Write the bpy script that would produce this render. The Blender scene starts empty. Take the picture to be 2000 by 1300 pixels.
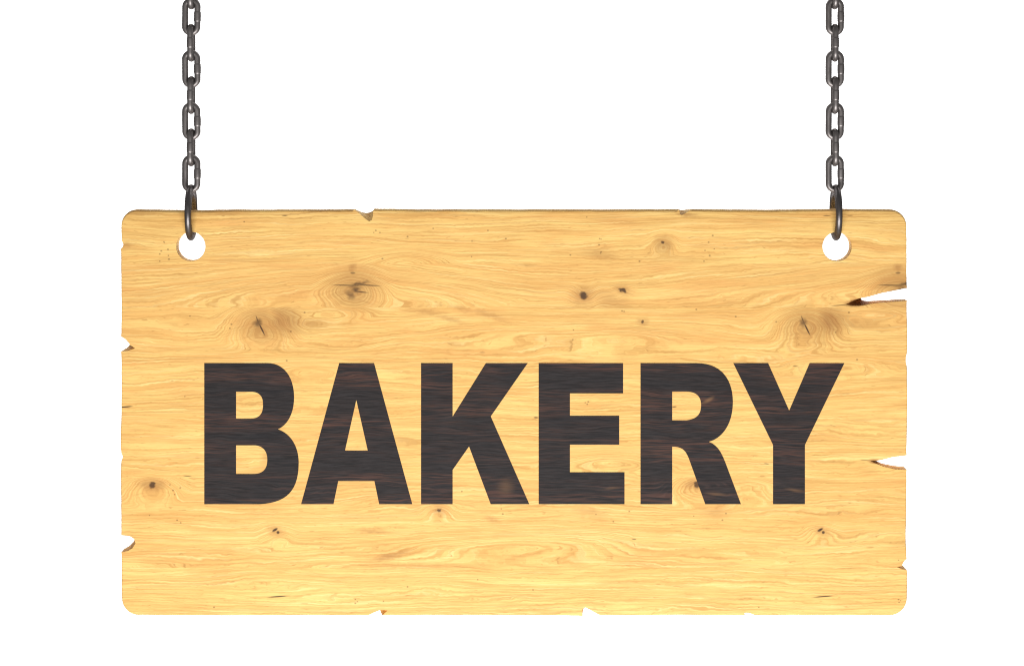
import bpy, math, random
from mathutils import Vector, Matrix
from mathutils.geometry import tessellate_polygon
random.seed(7)

# ------------------------------------------------------------------ camera, world, lamps, exposure
S = 0.0005            # metres per pixel of the 2000 x 1300 photograph, in the plane of the sign's front
DIST = 4000           # camera distance in those pixels (2 m)
CAMY = 260            # picture height the camera stands level with
THICK = 30            # thickness of the board
SC = bpy.context.scene

cam = bpy.data.objects.new('camera', bpy.data.cameras.new('camera'))
SC.collection.objects.link(cam)
cam.location = (0, -DIST * S, (650 - CAMY) * S)
cam.rotation_euler = (math.pi / 2, 0, 0)
cam.data.sensor_width = 36
cam.data.lens = 36 * DIST / 2000
cam.data.shift_y = -(650 - CAMY) / 2000
cam.data.clip_start = 0.05
cam.data.clip_end = 100
SC.camera = cam

world = bpy.data.worlds.new('World')
SC.world = world
world.use_nodes = True
bg = world.node_tree.nodes['Background']
bg.inputs['Color'].default_value = (1, 1, 1, 1)
bg.inputs['Strength'].default_value = 0.2


def area(name, loc, target, sx, sy, power, col=(1, 1, 1)):
    l = bpy.data.lights.new(name, 'AREA')
    l.shape = 'RECTANGLE'
    l.size, l.size_y, l.energy, l.color = sx, sy, power, col
    o = bpy.data.objects.new(name, l)
    SC.collection.objects.link(o)
    o.location = loc
    d = Vector(target) - Vector(loc)
    o.rotation_euler = d.to_track_quat('-Z', 'Y').to_euler()
    return o


area('front_softbox', (0.0, -1.75, -1.2), (0, 0, -0.05), 1.7, 0.9, 70)
area('backdrop_lamp', (0.0, 1.2, 2.2), (0, 3.2, 0.25), 5.0, 0.6, 140)
area('backdrop_lamp', (0.0, 1.2, -2.2), (0, 3.2, -0.25), 5.0, 0.6, 140)

SC.cycles.use_denoising = False
SC.cycles.filter_width = 1.15
SC.view_settings.view_transform = 'Standard'
SC.view_settings.look = 'None'
SC.view_settings.exposure = 0
SC.view_settings.gamma = 1
SC.view_settings.use_curve_mapping = False


# ------------------------------------------------------------------ helpers
def place(px, py, depth=0.0):
    """world point, depth in pixels behind the sign's front, that the photograph shows at (px, py)"""
    k = (DIST + depth) / DIST
    zc = (650 - CAMY) * S
    return Vector(((px - 1000) * S * k, depth * S, zc + ((650 - py) * S - zc) * k))


def mesh_obj(name, verts, faces, mat, parent=None, origin=(0, 0, 0), smooth=None):
    me = bpy.data.meshes.new(name)
    o = Vector(origin)
    me.from_pydata([tuple(Vector(v) - o) for v in verts], [], faces)
    me.validate()
    import bmesh
    bm = bmesh.new()
    bm.from_mesh(me)
    bmesh.ops.recalc_face_normals(bm, faces=bm.faces)
    bm.to_mesh(me)
    bm.free()
    if smooth is not None:
        for p in me.polygons:
            p.use_smooth = True
        me.set_sharp_from_angle(angle=math.radians(smooth))
    me.materials.append(mat)
    ob = bpy.data.objects.new(name, me)
    SC.collection.objects.link(ob)
    if parent is not None:
        ob.parent = parent          # the mesh is already relative to the thing's origin
    else:
        ob.location = o
    return ob


def empty(name, loc, label, cat, group=None):
    e = bpy.data.objects.new(name, None)
    e.empty_display_size = 0.03
    SC.collection.objects.link(e)
    e.location = loc
    tag(e, label, cat, group)
    return e


def tag(o, label, cat, group=None):
    o['label'] = label
    o['category'] = cat
    if group:
        o['group'] = group


# ------------------------------------------------------------------ node expressions
class E:
    """a float socket with arithmetic"""
    nt = None

    def __init__(self, s):
        self.s = s

    @staticmethod
    def m(op, *a):
        n = E.nt.nodes.new('ShaderNodeMath')
        n.operation = op
        for i, v in enumerate(a):
            if isinstance(v, E):
                E.nt.links.new(v.s, n.inputs[i])
            else:
                n.inputs[i].default_value = v
        return E(n.outputs[0])

    def __add__(a, b): return E.m('ADD', a, b)
    __radd__ = __add__
    def __sub__(a, b): return E.m('SUBTRACT', a, b)
    def __rsub__(a, b): return E.m('SUBTRACT', b, a)
    def __mul__(a, b): return E.m('MULTIPLY', a, b)
    __rmul__ = __mul__
    def __truediv__(a, b): return E.m('DIVIDE', a, b)
    def __rtruediv__(a, b): return E.m('DIVIDE', b, a)
    def __pow__(a, b): return E.m('POWER', a, b)
    def __gt__(a, b): return E.m('GREATER_THAN', a, b)
    def __lt__(a, b): return E.m('LESS_THAN', a, b)


def xyz(x, y, z=0.0):
    n = E.nt.nodes.new('ShaderNodeCombineXYZ')
    for i, v in enumerate((x, y, z)):
        if isinstance(v, E):
            E.nt.links.new(v.s, n.inputs[i])
        else:
            n.inputs[i].default_value = v
    return n.outputs[0]


def noise(x, y, z=0.0, detail=2.0, rough=0.5):
    n = E.nt.nodes.new('ShaderNodeTexNoise')
    n.noise_dimensions = '3D'
    n.inputs['Scale'].default_value = 1
    n.inputs['Detail'].default_value = detail
    n.inputs['Roughness'].default_value = rough
    E.nt.links.new(xyz(x, y, z), n.inputs['Vector'])
    return E(n.outputs['Fac'])


def ramp(v, a, b, c=0.0, d=1.0):
    n = E.nt.nodes.new('ShaderNodeMapRange')
    n.interpolation_type = 'SMOOTHSTEP'
    E.nt.links.new(v.s, n.inputs[0])
    for i, q in enumerate((a, b, c, d)):
        n.inputs[i + 1].default_value = q
    return E(n.outputs[0])


def mix(f, a, b):
    n = E.nt.nodes.new('ShaderNodeMix')
    n.data_type = 'RGBA'
    if isinstance(f, E):
        E.nt.links.new(f.s, n.inputs[0])
    else:
        n.inputs[0].default_value = f
    for i, v in ((6, a), (7, b)):
        if isinstance(v, tuple):
            n.inputs[i].default_value = (*v, 1)
        else:
            E.nt.links.new(v, n.inputs[i])
    return n.outputs[2]


def new_mat(name):
    m = bpy.data.materials.new(name)
    m.use_nodes = True
    E.nt = m.node_tree
    return m, m.node_tree.nodes['Principled BSDF']


def bump(bsdf, h, strength, dist):
    n = E.nt.nodes.new('ShaderNodeBump')
    n.inputs['Strength'].default_value = strength
    n.inputs['Distance'].default_value = dist
    E.nt.links.new(h.s, n.inputs['Height'])
    E.nt.links.new(n.outputs[0], bsdf.inputs['Normal'])


def spot(P, cx, cy, rx, ry, rot=0.0, hard=False, amount=1.0):
    """a soft (or hard-edged) elliptical spot round a picture point, `amount` in its centre"""
    nt = E.nt
    mp = nt.nodes.new('ShaderNodeMapping')
    mp.vector_type = 'TEXTURE'
    nt.links.new(P, mp.inputs['Vector'])
    mp.inputs['Location'].default_value = (cx, cy, 0)
    mp.inputs['Rotation'].default_value = (0, 0, math.radians(rot))
    mp.inputs['Scale'].default_value = (rx, ry, 1e7)   # z carries the running total (see chain) and must not count
    ln = nt.nodes.new('ShaderNodeVectorMath')
    ln.operation = 'LENGTH'
    nt.links.new(mp.outputs[0], ln.inputs[0])
    return ramp(E(ln.outputs['Value']), .55 if hard else 0.0, 1.35 if hard else 1.95, amount, 0.0)


def chain(U, V, start, spots, op):
    """joins many spots one after another; each one's point also carries the total so far, which keeps
    the shader's working memory small"""
    t = start
    for a, finish in spots:
        g = spot(xyz(U, V, t), *a)
        if finish:
            g = finish(g)
        t = E.m(op, t, g)
    return t


SIGN_BASE = Vector((0, THICK / 2 * S, (650 - 1201) * S))
PER = 1065            # the same timber print comes again after this many pixels


def wood_coords():
    tc = E.nt.nodes.new('ShaderNodeTexCoord')
    sp = E.nt.nodes.new('ShaderNodeSeparateXYZ')
    E.nt.links.new(tc.outputs['Object'], sp.inputs[0])
    U = E(sp.outputs[0]) * (1 / S) + 1000.0
    D = E(sp.outputs[1]) * (1 / S)
    V = 1201.0 - E(sp.outputs[2]) * (1 / S)
    return U, V, D


STAVES = [(515, 3.7), (600, 5.1), (712, .15), (820, 2.9), (932, 4.3), (1019, .2), (1108, 6.1)]


def wood_field(U, V, D):
    """the growth-ring field whose contour lines are the grain, and the stave number"""
    st = None
    above = {}
    for b, k in STAVES:
        above[b] = V > b
        t = above[b] * k
        st = t if st is None else st + t
    wu = noise(U / 34, V / 22, st, 3) - .5
    wv = noise(U / 50, V / 20, st + 9.3, 3) - .5
    Uw, Vw = U + wu * 8.0, V + wv * 5.0
    big = noise(U / 420, V / 70, st + 3.1, 1) - .5
    mid = noise(U / 210, V / 34, st + 1.7, 2) - .5
    wild = ramp(noise(U / 380, V / 120, st + 6.4, 1), .36, .62)
    h = Vw + big * 46.0 + mid * wild * 29.0 + (noise(U / 60, V / 24, st, 2) - .5) * 4.5 + (noise(U / 13, V / 8, st + 2.0, 1) - .5) * 3.4
    K = [(507, 632, 52, 36, 78, 600, 700), (1572, 632, 52, 36, 78, 600, 700),
         (690, 560, 46, 40, 64, 515, 600), (1756, 560, 46, 40, 64, 515, 600),
         (640, 560, 230, 42, 62, 515, 600), (1700, 560, 230, 42, 62, 515, 600),
         (1140, 580, 22, 20, -22, 515, 600), (1216, 567, 16, 12, 12, 515, 600),
         (1294, 473, 22, 18, 22, 409, 515), (297, 946, 44, 26, 56, 932, 1019), (1362, 946, 44, 26, 56, 932, 1019),
         (857, 996, 24, 18, 20, 932, 1019), (540, 1037, 26, 18, 18, None, None), (1604, 1037, 26, 18, 18, None, None),
         (1000, 1058, 150, 26, 36, 1019, 1108), (795, 512, 56, 20, 46, 409, 515), (1110, 650, 260, 26, 34, 600, 700),
         (640, 612, 60, 14, 30, 600, 700), (1706, 612, 60, 14, 30, 600, 700), (600, 722, 70, 15, 30, None, None),
         (1640, 716, 70, 15, 30, None, None), (1455, 950, 60, 24, 34, 932, 1019), (1190, 900, 90, 20, 34, 820, 932)]
    def within(lo, hi):
        def f(g):
            if lo in above:
                g = g * above[lo]
            if hi in above:
                g = g * (1.0 - above[hi])
            return g
        return f
    h = chain(Uw, Vw, h, [((cx, cy, rx, ry, 0, False, float(k)), within(lo, hi)) for cx, cy, rx, ry, k, lo, hi in K], 'ADD')
    return h + D * .6, st, Uw, Vw, above


# ------------------------------------------------------------------ materials
def make_pine():
    m, bs = new_mat('yellow_pine')
    U, V, D = wood_coords()
    h, st, Uw, Vw, above = wood_field(U, V, D)
    # slow colour drift along the grain
    tone = ramp(noise(U / 260, h / 15, st, 3, .6), .33, .68)
    patch = ramp(noise(U / 130, V / 26, st + 4, 3), .50, .74)
    col = mix(tone, (.90, .592, .197), (.835, .478, .147))
    col = mix(patch * .5, col, (.80, .400, .125))
    # every stave is a slightly different piece of timber
    sv = above[515] * .30 + above[600] * -.12 - above[712] * .22 + above[932] * .34 - above[1019] * .16 - above[1108] * .14
    col = mix(sv * .8, col, (.78, .40, .125))
    # annual rings: thin darker lines of uneven spacing and strength, plain to see round the knots
    near = chain(U, V, U * 0.0, [((x, y, rx, ry, 0, True, .75), None) for x, y, rx, ry in (
        (507, 632, 62, 46), (1572, 632, 62, 46), (640, 557, 200, 40), (1700, 557, 200, 40), (297, 948, 55, 28), (1362, 948, 55, 28),
        (795, 508, 80, 24), (1450, 955, 60, 26), (700, 505, 90, 22), (1200, 510, 130, 40))], 'MAXIMUM')
    ph = h / 6.2 + (noise(U / 260, h / 40, st, 1) - .5) * 3.0
    sn = E.m('SINE', ph * (2 * math.pi)) * .5 + .5
    thin = sn ** 3.5
    on = ramp(noise(U / 190, h / 20, st + 2.2, 2), .40, .66)
    on = E.m('MAXIMUM', on, near)
    l1 = thin * on
    l2 = ramp(noise(U / 420, h / 3.0, st + 5.5, 2), .54, .68) * (1.0 - near * .6)
    l3 = ramp(noise(U / 95, h / 2.5, st + 8.8, 3, .65), .44, .66)
    l4 = ramp(noise(U / 60, (V + h * .35) / 2.3, st + 3.8, 2, .7), .46, .70)
    calm = 1.0 - near * .7
    pale = ramp(noise(U / 200, h / 3.4, st + 7.1, 3), .52, .70) * calm
    col = mix(pale * .6, col, (.96, .715, .30))
    col = mix(l1 * .52, col, (.48, .225, .055))
    col = mix(l2 * .42, col, (.50, .25, .06))
    col = mix(l3 * .34, col, (.50, .26, .07))
    col = mix(l4 * .33, col, (.46, .24, .07))
    # flecks of the open pores
    fl = ramp(noise(U / 17, h / 1.8, st + 1.1, 1), .64, .78)
    col = mix(fl * .5, col, (.38, .19, .05))

    # brown stains of the knots, and shade painted into the crack tips
    zero = U * 0.0

    def under(a):
        for b, (x0, x1, y0, y1) in ((600, (450, 650, 600, 660)), (515, (640, 740, 505, 600))):
            x = a[0] if a[0] < 1500 or a[1] > 800 else a[0] - PER
            if x0 < x < x1 and y0 < a[1] < y1:
                return lambda g: g * above[b]

    def acc(lst):
        Uk = Uw + (noise(U / 9, V / 8, 4.4, 2) - .5) * 11.0
        Vk = Vw + (noise(U / 9, V / 8, 8.8, 2) - .5) * 9.0
        t = zero
        for w in (0, 1):
            t = chain(Uk if w else U, Vk if w else V, t, [((*a[:5], a[5] > 1.3, a[6]), under(a)) for a in lst if a[-1] == w], 'MAXIMUM')
        return t

    def twin(a):
        return [a, (a[0] + PER, *a[1:])]
    st_l = []
    st_l += twin((514, 634, 40, 30, 0, 1.0, .55, 1)) + twin((556, 626, 30, 24, 20, 1.2, .78, 1))
    st_l += twin((600, 632, 40, 10, 0, 1.0, .40, 1)) + twin((692, 562, 42, 34, 0, 1.0, .58, 1))
    st_l += twin((688, 524, 9, 12, 0, 1.0, .6, 1)) + twin((684, 574, 14, 9, 35, 1.0, .6, 1))
    st_l += [(1140, 577, 20, 17, 0, 1.0, .5, 1), (1216, 567, 16, 9, 12, 1.0, .5, 1), (1295, 474, 16, 13, 0, 1.0, .55, 1),
             (1190, 585, 36, 14, 15, 1.0, .38, 1), (1255, 628, 9, 7, 0, 1.0, .5, 1), (1340, 419, 18, 4, 4, 1.0, .6, 1),
             (857, 996, 15, 12, 0, 1.0, .5, 1), (762, 1086, 34, 6, -12, 1.0, .55, 1), (725, 1036, 30, 4, 4, 1.0, .42, 1),
             (1174, 497, 30, 10, 8, 1.0, .36, 1), (960, 1013, 14, 5, 20, 1.0, .4, 1), (810, 1105, 90, 5, 0, 1.0, .35, 1),
             (1152, 1000, 26, 8, 10, 1.0, .35, 1), (1400, 1000, 24, 14, 0, 1.0, .35, 1), (280, 415, 40, 5, 0, 1.0, .35, 1),
             (400, 414, 60, 5, 2, 1.0, .3, 1), (245, 478, 12, 6, 0, 1.0, .4, 1), (835, 608, 30, 5, 8, 1.0, .4, 1),
             (905, 603, 14, 5, 12, 1.0, .4, 1), (960, 616, 28, 5, 18, 1.0, .4, 1), (880, 624, 26, 4, 14, 1.0, .35, 1),
             (520, 895, 9, 14, 20, 1.0, .35, 1)]
    st_l += [(1678, 590, 26, 7.5, -6, 1.5, .95, 0), (1712, 901, 16, 5, 6, 1.5, .85, 0), (1740, 571, 18, 5, -14, 1.0, .4, 1)]  # the hard-edged spots paint shade onto the walls of the crack tips
    st_l += twin((297, 946, 22, 10, 0, 1.0, .7, 1)) + twin((540, 1037, 15, 9, 20, 1.0, .45, 1))
    stain_shade = acc(st_l)
    stain_shade = stain_shade * (noise(U / 26, h / 5, st, 3) * 1.1 + .40)
    col = mix(stain_shade, col, (.32, .135, .040))
    # dark cores, cracks and worm holes, and more painted shade in a crack tip
    dk = []
    dk += twin((503, 630, 6, 7, 0, 1.0, .75, 1)) + twin((511, 642, 1.6, 14, -26, 1.5, .9, 0)) + twin((503, 625, 1.2, 9, -20, 1.5, .8, 0))
    dk += twin((695, 566, 8, 6, -20, 1.0, .85, 1)) + twin((702, 554, 15, 3.4, -14, 1.0, .8, 1)) + twin((676, 557, 26, 1.1, 1, 1.5, .8, 0))
    dk += twin((720, 557, 22, 1.2, 3, 1.5, .8, 0)) + twin((705, 570, 14, 1.3, 6, 1.5, .8, 0)) + twin((684, 576, 9, 5, 50, 1.0, .6, 1))
    dk += twin((297, 946, 6.0, 6.0, 0, 3.0, .86, 1)) + twin((537, 1034, 6, 2.4, -30, 1.5, .95, 0)) + twin((543, 1039, 3, 3, 0, 1.5, .9, 0))
    dk += twin((543, 1164, 20, 1.3, -4, 2.0, .9, 0)) + twin((689, 533, 5, 2, 0, 1.5, .6, 0))
    dk += [(1139, 577, 8.5, 7, 25, 1.8, .9, 1), (1216, 567, 8, 3.4, 14, 1.8, .9, 1), (1294, 473, 4.2, 4, 0, 1.5, .85, 1),
           (1255, 628, 2.6, 3.6, 20, 1.5, .8, 0), (857, 996, 5.2, 4.4, 0, 1.8, .85, 1), (246, 794, 13, 1.3, -5, 2.0, .95, 0),
           (366, 929, 8, .9, 3, 2.0, .7, 0), (1047, 815, 5, 1.3, 2, 1.5, .9, 0), (1317, 794, 5, 1.1, -4, 1.5, .85, 0),
           (1640, 596, 16, .9, -4, 2.0, .8, 0), (1690, 898, 12, .8, 4, 2.0, .6, 0), (1676, 594, 20, 3, -2, 1.0, .75, 1), (942, 688, 6, .7, 0, 2.0, .8, 0), (1554, 715, 6, .9, 4, 1.5, .7, 0), (1238, 1052, 5, .9, 6, 1.5, .8, 0),  # the soft spot in the crack tip is painted shade, the thin lines are splits
           (1497, 905, 5, 1, 6, 1.5, .7, 0), (556, 421, 6, .9, 0, 2, .8, 0), (1615, 421, 8, .9, 0, 2, .8, 0), (1660, 421, 6, .8, 0, 2, .6, 0)]
    dots = [(320, 472), (315, 490), (329, 499), (321, 473.5), (328, 487), (312, 496), (312, 510), (330, 506), (734, 450), (742, 454), (730, 454),
            (796, 462), (953, 450), (922, 471), (988, 466), (1114, 498), (921, 501), (747, 505), (477, 433), (1171, 466), (1174, 467), (1170, 478),
            (1174, 492), (1173, 494.5), (1249, 510), (1215, 607), (1219, 608), (1392, 460), (1384, 473), (1377, 489), (1395, 486), (1386, 499), (1375, 510),
            (361, 774), (560, 704), (449, 641), (371, 617), (452, 633), (568, 647), (1120, 644), (1119, 663), (1437, 618), (1516, 628), (1143, 786),
            (1149, 784), (1147, 789), (332, 946), (338, 957), (352, 952), (341, 965), (292, 1006), (346, 1015), (353, 1020), (698, 1174), (694, 1177),
            (694, 1169.5), (749, 1173), (418, 1185), (796, 1145), (933, 1131), (1164, 1004), (1229, 998), (1198, 1018), (1355, 1007), (1411, 1015), (1418, 1002),
            (979, 993), (982, 1003), (902, 959), (1482, 1185), (1759, 1172), (1755, 1170), (1756, 1175), (1755, 1093), (1674, 702), (1041, 1151), (1632, 649),
            (1658, 610), (595, 610), (846, 446), (1146, 424), (1360, 604)]
    for i, (x, y) in enumerate(dots):
        r = 1.15 + .6 * ((i * 37 % 10) / 10)
        dk.append((x, y, r * 1.3, r, 0, 1.5, .52, 0))
    dark = acc(dk)
    col = mix(dark, col, (.050, .024, .014))
    nt = E.nt
    # the cut sides keep the timber's colour, only a touch rawer
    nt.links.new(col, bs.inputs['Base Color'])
    bs.inputs['Roughness'].default_value = .62
    bs.inputs['Specular IOR Level'].default_value = .18
    bump(bs, noise(U / 60, V / 1.6, 3.0, 2), .3, .0003)
    return m


def make_dark_stain():
    m, bs = new_mat('charcoal_stained_wood')
    U, V, D = wood_coords()
    h, st, Uw, Vw, above = wood_field(U, V, D)
    wv = V + (noise(U / 160, V / 40, 2.0, 2) - .5) * 26.0
    band = ramp(noise(U / 520, wv / 30, 3.3, 2, .5), .40, .66)
    strk = ramp(noise(U / 110, wv / 2.6, 8.8, 3, .65), .45, .64)
    hair = ramp(noise(U / 70, wv / 1.9, 2.2, 2, .6), .52, .70)
    fine = ramp(noise(U / 50, wv / 2.6, 5.0, 3, .65), .32, .68)
    col = mix(fine, (.011, .0095, .0098), (.031, .0265, .0268))
    col = mix(strk * (band * .95 + .06), col, (.083, .039, .029))
    col = mix(hair * (band * .55 + .08), col, (.105, .052, .036))
    blk = ramp(noise(U / 150, wv / 9, 1.0, 3), .52, .70)
    col = mix(blk * .5, col, (.014, .0135, .0155))
    # the timber's figure shows through faintly
    ph = h / 8.2
    sn = (E.m('SINE', ph * (2 * math.pi)) * .5 + .5) ** 4.0
    low = ramp(V, 925.0, 965.0) * ramp(noise(U / 110, V / 26, 7.7, 2), .50, .66)
    col = mix(sn * low * .55, col, (.115, .058, .045))
    kn = chain(Uw, Vw, U * 0.0, [((1384, 781, 9, 3.4, -30, False, .8), None), ((1400, 964, 17, 2.2, 4, False, .45), None), ((988, 950, 12, 12, 0, False, .35), None),
                                 ((1553, 957, 16, 2.4, 8, False, .45), None), ((1195, 952, 12, 2.0, -6, False, .35), None), ((1376, 786, 9, 1, -14, False, .6), None)], 'MAXIMUM')
    col = mix(kn, col, (.20, .105, .05))
    E.nt.links.new(col, bs.inputs['Base Color'])
    bs.inputs['Roughness'].default_value = .6
    bs.inputs['Specular IOR Level'].default_value = .15
    bump(bs, fine, .3, .0002)
    return m


def make_steel(name, c0, c1, rough):
    m, bs = new_mat(name)
    tc = E.nt.nodes.new('ShaderNodeTexCoord')
    oi = E.nt.nodes.new('ShaderNodeObjectInfo')
    sp = E.nt.nodes.new('ShaderNodeSeparateXYZ')
    E.nt.links.new(tc.outputs['Object'], sp.inputs[0])
    rnd = E(oi.outputs['Random']) * 40.0
    x, y, z = (E(sp.outputs[i]) for i in range(3))
    n = noise(x * 260.0, y * 260.0 + rnd, z * 90.0, 4, .6)
    n2 = noise(x * 1500.0, y * 1500.0 + rnd, z * 700.0, 2)
    E.nt.links.new(mix(ramp(n, .3, .7), c0, c1), bs.inputs['Base Color'])
    bs.inputs['Metallic'].default_value = .9
    bs.inputs['Specular Tint'].default_value = (.35, .33, .32, 1)
    E.nt.links.new((n * .12 + (rough - .06)).s, bs.inputs['Roughness'])
    bump(bs, n2, .15, .0002)
    return m


PINE = make_pine()
DARK = make_dark_stain()
CHAIN_STEEL = make_steel('brown_grey_steel', (.20, .180, .173), (.27, .247, .238), .46)
RING_STEEL = make_steel('dark_blued_steel', (.13, .118, .117), (.165, .152, .150), .40)
WALL, wbs = new_mat('white_paper')
wn = noise(0.0, 0.0)
wbs.inputs['Base Color'].default_value = (.9, .9, .9, 1)
wbs.inputs['Roughness'].default_value = .9
wbs.inputs['Specular IOR Level'].default_value = 0

# ------------------------------------------------------------------ the setting: a white backdrop
bd = mesh_obj('backdrop', [(-9, 3.2, -6), (9, 3.2, -6), (9, 3.2, 6), (-9, 3.2, 6)], [(0, 1, 2, 3)], WALL)
bd['kind'] = 'structure'

# ------------------------------------------------------------------ the board
# outline in picture pixels, clockwise from the top left: (front x, y) or (front x, y, back x, y) where a chip tapers through
OUT = []


def arc(cx, cy, r, a0, a1, n=9):
    for i in range(n + 1):
        a = math.radians(a0 + (a1 - a0) * i / n)
        OUT.append((cx + r * math.cos(a), cy - r * math.sin(a)))


def run(*pts):
    OUT.extend(pts)


def chip(*pts):
    OUT.extend(('c', *p) for p in pts)


arc(266, 439, 29.5, 180, 90)
run((330, 410.6), (372, 411.4), (450, 410), (570, 410), (640, 409.6), (688, 409.4))
chip((692, 409.5, 692, 409.6), (700, 415, 699, 413), (708, 422, 706, 415.8), (715, 428, 713, 417), (721, 432.5, 720, 416),
     (726, 429.5, 725, 413.5), (728.2, 422, 728, 410.5), (728.6, 413, 728.7, 409.2))
run((730, 408.2), (800, 409.3), (860, 409.8), (920, 409.3), (1000, 409.8), (1060, 409.4), (1180, 409.9), (1240, 409.4), (1322, 409.2))
chip((1326.5, 409.3, 1326.5, 409.3), (1328, 418, 1328, 410.5), (1332, 420, 1333, 411), (1339, 416, 1341, 410.6), (1346, 411.5, 1347, 409.8))
run((1352, 409), (1400, 409.6), (1500, 410.6), (1580, 409.4), (1640, 408.8), (1700, 409.3))
arc(1740, 440.5, 31, 90, 0)
run((1771.2, 480), (1771, 530), (1771.6, 556))
chip((1771.6, 562.4, 1771.6, 563), (1720, 572.6, 1720, 574), (1696, 579.5, 1700, 578.6), (1678, 582.6, 1691, 582), (1662, 587, 1687.5, 584),
     (1651, 594.6, 1686.5, 585.8), (1666, 596.8, 1688, 587.8), (1680, 596.5, 1693, 589.6), (1696, 593.6, 1700, 590.2), (1720, 590.8, 1722, 589),
     (1771.6, 587, 1771.6, 586))
run((1771.4, 592), (1772.4, 640), (1772.6, 676), (1772, 690))
chip((1769.4, 698, 1769.6, 698), (1769.2, 706, 1769.6, 706))
run((1772, 716), (1773, 780), (1772, 840), (1771, 884))
chip((1771, 888.5, 1771, 889), (1744, 892, 1744, 893), (1724, 897, 1724, 898), (1714, 899, 1718.5, 900), (1700, 899.6, 1716, 902),
     (1713, 905.5, 1718, 904.6), (1727, 911, 1727, 909), (1750, 916, 1750, 913.6), (1771, 917.2, 1771, 915.6))
run((1771, 922), (1770.6, 1000), (1769.6, 1050), (1771, 1085))
chip((1771, 1091, 1771, 1091.5), (1766, 1095, 1766, 1095.5), (1763.5, 1100, 1764.6, 1100), (1761, 1105, 1765.4, 1105), (1752, 1107, 1766.5, 1107.5),
     (1762, 1110.5, 1769, 1110), (1771.5, 1113, 1771.5, 1112.5))
run((1772.4, 1120), (1772.4, 1140))
arc(1738, 1167, 34, 0, -90)
run((1640, 1201.2), (1560, 1200.6), (1482, 1201.2))
chip((1476, 1200.8, 1476, 1200.8), (1470, 1198.6, 1470, 1199), (1464, 1196.2, 1464, 1197), (1457, 1195.8, 1459.5, 1197.6), (1452.5, 1197, 1457.4, 1199.5), (1455, 1200.5, 1456.5, 1201))
run((1440, 1201.2), (1340, 1200.4), (1250, 1201.2), (1180, 1201))
chip((1173, 1201, 1173, 1201), (1160, 1194, 1160, 1195.6), (1150, 1188.5, 1150, 1191.6), (1142, 1184.5, 1144, 1192.2), (1137, 1187, 1140.6, 1196), (1137, 1195, 1139.6, 1200), (1138, 1202.4, 1139, 1203))
run((1130, 1202), (1060, 1201), (950, 1200.6), (820, 1200.6), (752, 1200.8))
chip((747, 1200.8, 741.5, 1201.4), (752, 1195.5, 740.8, 1199), (757, 1191.4, 740.6, 1196), (748, 1190.5, 738, 1193.2), (741, 1191, 733, 1194.8), (732, 1194.4, 726, 1198), (719, 1200.6, 719, 1201))
run((710, 1201.2), (600, 1200.6), (480, 1201.6), (400, 1201.2), (330, 1201))
arc(271, 1167, 33.5, -90, -180)
run((237, 1120), (236.8, 1084))
chip((236.7, 1077.6, 236.7, 1077), (250, 1075, 247, 1071.2), (259, 1069.5, 254, 1064.6), (264.5, 1060, 259, 1056.5), (262, 1052, 259, 1051), (255, 1047.2, 254, 1048.2), (246, 1045.4, 246, 1046.6), (236.7, 1044.6, 236.7, 1045.2))
run((236.4, 1038), (236.2, 1000), (235.4, 930), (235.8, 906))
chip((237, 899, 237, 899), (240, 892, 238.4, 892), (237, 884, 236.4, 884))
run((235, 872), (235.2, 850), (236.6, 800), (237, 740), (236.4, 694))
chip((236.2, 686.4, 236.2, 685.6), (249, 684.6, 243, 681.6), (264, 680, 247, 677), (254, 673.6, 248.6, 673.2), (250.4, 668, 248, 669), (244, 661.4, 243, 663), (236.2, 656.8, 236.2, 657.8))
run((236.4, 650), (236.8, 600), (236.4, 540), (235.8, 492))
chip((235.8, 486, 235.8, 486), (239, 483, 237.6, 482), (241, 477.5, 238.8, 477), (238, 470, 237.4, 470))
run((237, 462), (236.4, 446))


def build_outline():
    pts = []                                        # (fx, fy, bx, by, bevel)
    for p in OUT:
        if p[0] == 'c':
            pts.append((*p[1:], .35))
        else:
            pts.append((p[0], p[1], p[0], p[1], 3.2))
    out = []
    n = len(pts)
    rng = random.Random(3)
    for i in range(n):
        a, b = pts[i], pts[(i + 1) % n]
        out.append(a)
        L = math.hypot(b[0] - a[0], b[1] - a[1])
        k = int(L // 14)
        for j in range(1, k + 1):
            t = j / (k + 1)
            q = [a[c] + (b[c] - a[c]) * t for c in range(5)]
            if a[4] > 1 and b[4] > 1:               # a slightly uneven sawn edge
                dx, dy = rng.uniform(-.3, .3), rng.uniform(-.3, .3)
                q[0] += dx; q[2] += dx; q[1] += dy; q[3] += dy
            elif a[4] > 1 or b[4] > 1:
                q[4] = min(a[4], b[4]) + 1.2
            else:
                q[4] = .35
            out.append(tuple(q))
    return out


def normals2d(loop):
    n = len(loop)
    res = []
    for i in range(n):
        x0, y0 = loop[i - 1]
        x1, y1 = loop[(i + 1) % n]
        dx, dy = x1 - x0, y1 - y0
        L = math.hypot(dx, dy) or 1
        res.append((-dy / L, dx / L))               # inward for a clockwise (on screen) outline
    return res


def wp(x, y, d):
    return ((x - 1000) * S, d * S, (650 - y) * S)


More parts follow.
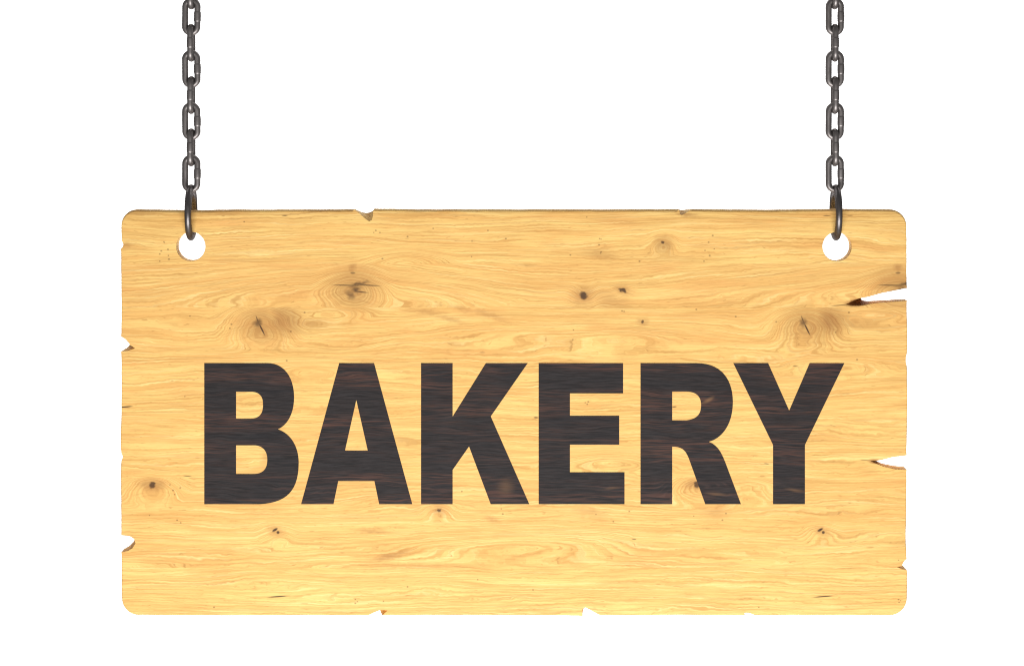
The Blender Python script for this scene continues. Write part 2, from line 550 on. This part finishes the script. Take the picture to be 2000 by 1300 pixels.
def make_board(parent):
    ol = build_outline()
    F = [(p[0], p[1]) for p in ol]
    B = [(p[2], p[3]) for p in ol]
    nF = normals2d(F)
    n = len(ol)
    verts, faces, rings = [], [], []

    def ring(pts, deps):
        r = list(range(len(verts), len(verts) + len(pts)))
        verts.extend(wp(x, y, d) for (x, y), d in zip(pts, deps))
        return r

    def mixed(s):
        return [(f[0] + (b[0] - f[0]) * s, f[1] + (b[1] - f[1]) * s) for f, b in zip(F, B)]
    ol = [(*p[:4], p[4] + (1.8 * max(0, -0 + nF[i][1]) if p[4] > 1 else 0)) for i, p in enumerate(ol)]
    dk = [1 + .75 * max(0, nF[i][1]) if ol[i][4] > 1 else 1 for i in range(n)]
    prof = [(1.0, 0.0), (.62, .08), (.30, .30), (.08, .62), (0.0, 1.0)]
    for ins, dep in prof:
        bv = [p[4] for p in ol]
        base = [(F[i][0] + (B[i][0] - F[i][0]) * bv[i] * dep / THICK, F[i][1] + (B[i][1] - F[i][1]) * bv[i] * dep / THICK) for i in range(n)]
        rings.append(ring([(base[i][0] + nF[i][0] * bv[i] * ins, base[i][1] + nF[i][1] * bv[i] * ins) for i in range(n)], [bv[i] * dep * dk[i] for i in range(n)]))
    for s in (.4, .7):
        rings.append(ring(mixed(s), [THICK * s] * n))
    nB = normals2d(B)
    bw = [2.2 if p[4] > 1 else .35 for p in ol]
    rings.append(ring(B, [THICK - bw[i] for i in range(n)]))
    rings.append(ring([(B[i][0] + nB[i][0] * bw[i], B[i][1] + nB[i][1] * bw[i]) for i in range(n)], [THICK] * n))
    for a, b in zip(rings, rings[1:]):
        for i in range(n):
            j = (i + 1) % n
            faces.append((a[i], a[j], b[j], b[i]))
    holes = []
    for cx, cy in ((372.6, 481), (1635, 481.4)):
        hr = []
        m = 56
        for rr, d in ((29.0, 0), (28.6, .3), (28.4, .9), (28.3, 2), (28.1, 12), (28.0, 24), (28.2, THICK)):
            hr.append(ring([(cx + rr * math.cos(2 * math.pi * k / m), cy + rr * math.sin(2 * math.pi * k / m)) for k in range(m)], [d] * m))
        for a, b in zip(hr, hr[1:]):
            for i in range(m):
                j = (i + 1) % m
                faces.append((a[i], a[j], b[j], b[i]))
        holes.append(hr)
    for outer, hs in ((rings[0], [h[0] for h in holes]), (rings[-1], [h[-1] for h in holes])):
        loops = [[Vector((verts[i][0], verts[i][2], 0)) for i in outer]] + [[Vector((verts[i][0], verts[i][2], 0)) for i in h] for h in hs]
        flat = list(outer) + [i for h in hs for i in h]
        for t in tessellate_polygon(loops):
            faces.append(tuple(flat[i] for i in t))
    return mesh_obj('board', verts, faces, PINE, parent, SIGN_BASE, smooth=34)


# ------------------------------------------------------------------ the letters
def bez(p0, p1, p2, p3, n=14):
    r = []
    for i in range(1, n + 1):
        t = i / n
        u = 1 - t
        r.append(tuple(u * u * u * p0[k] + 3 * u * u * t * p1[k] + 3 * u * t * t * p2[k] + t * t * t * p3[k] for k in (0, 1)))
    return r


T, Bm = 709.0, 983.8
b_out = [(399.1, T), (522, T)]
b_out += bez((522, T), (556, T), (574.4, 738), (574.4, 776)) + bez((574.4, 776), (574.4, 806), (562, 830), (542.2, 837.9))
b_out += bez((542.2, 837.9), (568, 846), (583.4, 872), (583.4, 903)) + bez((583.4, 903), (583.4, 958), (560, 981), (507, Bm)) + [(399.1, Bm)]
b_c1 = [(461.1, 764.6), (490, 764.6)] + bez((490, 764.6), (508, 764.6), (513.8, 775), (513.8, 789)) + bez((513.8, 789), (513.8, 806), (509, 817.4), (488, 817.4)) + [(461.1, 817.4)]
b_c2 = [(461.1, 868.9), (495, 868.9)] + bez((495, 868.9), (514, 868.9), (522.2, 881), (522.2, 897)) + bez((522.2, 897), (522.2, 915), (514, 925.2), (495, 925.2)) + [(461.1, 925.2)]
r_out = [(1251, T), (1360, T)] + bez((1360, T), (1410, T), (1431.3, 742), (1431.3, 785)) + bez((1431.3, 785), (1431.3, 826), (1412, 855), (1383.8, 862.2))
r_out += bez((1383.8, 862.2), (1402, 869), (1409, 884), (1416, 901)) + [(1447, Bm), (1377.4, Bm), (1345, 894)]
r_out += bez((1345, 894), (1338, 877), (1331, 871.7), (1312.8, 871.7)) + [(1312.8, Bm), (1251, Bm)]
r_c = [(1312.8, 764.2), (1340, 764.2)] + bez((1340, 764.2), (1362, 764.2), (1369.3, 776), (1369.3, 791)) + bez((1369.3, 791), (1369.3, 811), (1359, 818), (1341, 820.7)) + [(1312.8, 820.7)]
LETTERS = [
    ('B', b_out, [b_c1, b_c2]),
    ('A', [(662.6, T), (730.6, T), (805.2, Bm), (740.6, Bm), (731.3, 938.7), (660.7, 938.7), (651.4, Bm), (588.2, Bm)],
     [[(696, 780.6), (718.4, 879.6), (673.8, 879.6)]]),
    ('K', [(822.4, T), (884, T), (884, 813.3), (949, T), (1030.6, T), (958.4, 812.8), (1033.7, Bm), (958.4, Bm), (916.1, 871.3), (884, 917), (884, Bm), (822.4, Bm)], []),
    ('E', [(1052.1, T), (1216.9, T), (1216.9, 767.7), (1113.1, 767.7), (1113.1, 811.6), (1209.3, 811.6), (1209.3, 867.7), (1113.1, 867.7), (1113.1, 921.8), (1219.7, 921.8), (1219.7, Bm), (1052.1, Bm)], []),
    ('R', r_out, [r_c]),
    ('Y', [(1432.3, T), (1500.2, T), (1541.3, 801.6), (1581.3, T), (1649, T), (1572, 868.4), (1572, Bm), (1509.8, Bm), (1509.8, 868.4)], []),
]


def make_letter(ch, outer, counters, parent):
    verts, faces, front, back = [], [], [], []
    for lp in [outer] + counters:
        f = list(range(len(verts), len(verts) + len(lp)))
        verts.extend(wp(x, y, -.8) for x, y in lp)
        b = list(range(len(verts), len(verts) + len(lp)))
        verts.extend(wp(x, y, 1.5) for x, y in lp)
        for i in range(len(lp)):
            j = (i + 1) % len(lp)
            faces.append((f[i], f[j], b[j], b[i]))
        front.append(f)
        back.append(b)
    for lps in (front, back):
        loops = [[Vector((verts[i][0], verts[i][2], 0)) for i in l] for l in lps]
        flat = [i for l in lps for i in l]
        for t in tessellate_polygon(loops):
            faces.append(tuple(flat[i] for i in t))
    o = mesh_obj('letter', verts, faces, DARK, parent, SIGN_BASE)
    o['label'] = 'charcoal letter ' + ch
    return o


sign = empty('wooden_sign', SIGN_BASE, 'chipped yellow pine board reading BAKERY in charcoal capitals, hung from two chains', 'sign')
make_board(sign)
for ch, o_, c_ in LETTERS:
    make_letter(ch, o_, c_, sign)


# ------------------------------------------------------------------ rings and chains
def sweep(path, radii, seg=20):
    """closed tube in the xz plane"""
    verts, faces = [], []
    n = len(path)
    for i, (x, z) in enumerate(path):
        x0, z0 = path[i - 1]
        x1, z1 = path[(i + 1) % n]
        dx, dz = x1 - x0, z1 - z0
        L = math.hypot(dx, dz)
        nx, nz = dz / L, -dx / L
        for k in range(seg):
            a = 2 * math.pi * k / seg
            verts.append((x + nx * radii[i] * math.cos(a), radii[i] * math.sin(a), z + nz * radii[i] * math.cos(a)))
    for i in range(n):
        for k in range(seg):
            faces.append((i * seg + k, i * seg + (k + 1) % seg, ((i + 1) % n) * seg + (k + 1) % seg, ((i + 1) % n) * seg + k))
    return verts, faces


def link_mesh():
    R, half, r = 12.0 * S, 19.5 * S, 6.15 * S
    path, rad = [], []
    # right leg upwards, with the swollen weld in its middle
    prof = [(-1, 1), (-.6, 1), (-.50, 1.0), (-.47, 1.03), (-.44, 1.10), (-.40, 1.11), (-.2, 1.13), (0, 1.14), (.2, 1.13), (.40, 1.11), (.44, 1.10), (.47, 1.03), (.50, 1.0), (.6, 1)]
    for t, q in prof:
        path.append((R, half * t))
        rad.append(r * q)
    for i in range(17):
        a = math.pi * i / 16
        path.append((R * math.cos(a), half + R * math.sin(a)))
        rad.append(r * (1 - .03 * math.sin(a)))
    for t in (.5, 0, -.5):
        path.append((-R, half * t))
        rad.append(r)
    for i in range(16):
        a = math.pi + math.pi * i / 16
        path.append((R * math.cos(a), -half + R * math.sin(a)))
        rad.append(r * (1 + .03 * math.sin(a)))
    return sweep(path, rad)


def ring_mesh():
    n = 72
    A, Bv, r = 46.5 * S, 48.5 * S, 6.6 * S
    path = [(A * math.cos(2 * math.pi * i / n), Bv * math.sin(2 * math.pi * i / n)) for i in range(n)]
    return sweep(path, [r] * n, 24)


MID = THICK / 2
PITCH = 51.2
lv, lf = link_mesh()
rv, rf = ring_mesh()
proto_link = proto_ring = None
for cx, rx, side, tilt in ((373.6, 373.2, 'left', 0), (1630.4, 1632.6, 'right', 0)):
    # the ring through the hole
    c = place(rx, 415, MID)
    if proto_ring is None:
        proto_ring = r_ = mesh_obj('metal_ring', rv, rf, RING_STEEL, None, (0, 0, 0), smooth=60)
    else:
        r_ = proto_ring.copy()
        SC.collection.objects.link(r_)
    r_.location = c
    r_.rotation_euler = (0, 0, math.pi / 2 + (.02 if side == 'left' else -.02))
    tag(r_, 'round dark steel ring joining the %s chain to the %s hole of the board' % (side, side), 'ring', 'rings through the board holes')
    # the chain
    base = place(cx, 339, MID)
    ch_ = empty('hanging_chain', base, 'dark grey steel chain of welded links above the %s end of the board' % side, 'chain', 'chains holding up the sign')
    for i in range(13):
        if proto_link is None:
            proto_link = l_ = mesh_obj('link', lv, lf, CHAIN_STEEL, None, (0, 0, 0), smooth=60)
        else:
            l_ = proto_link.copy()
            SC.collection.objects.link(l_)
        l_.parent = ch_
        l_.location = (0, 0, i * PITCH * S)
        tw = random.uniform(-.035, .035)
        l_.rotation_euler = (random.uniform(-.01, .01), random.uniform(-.012, .012), (-math.pi / 2 if i % 2 else 0) + tw)
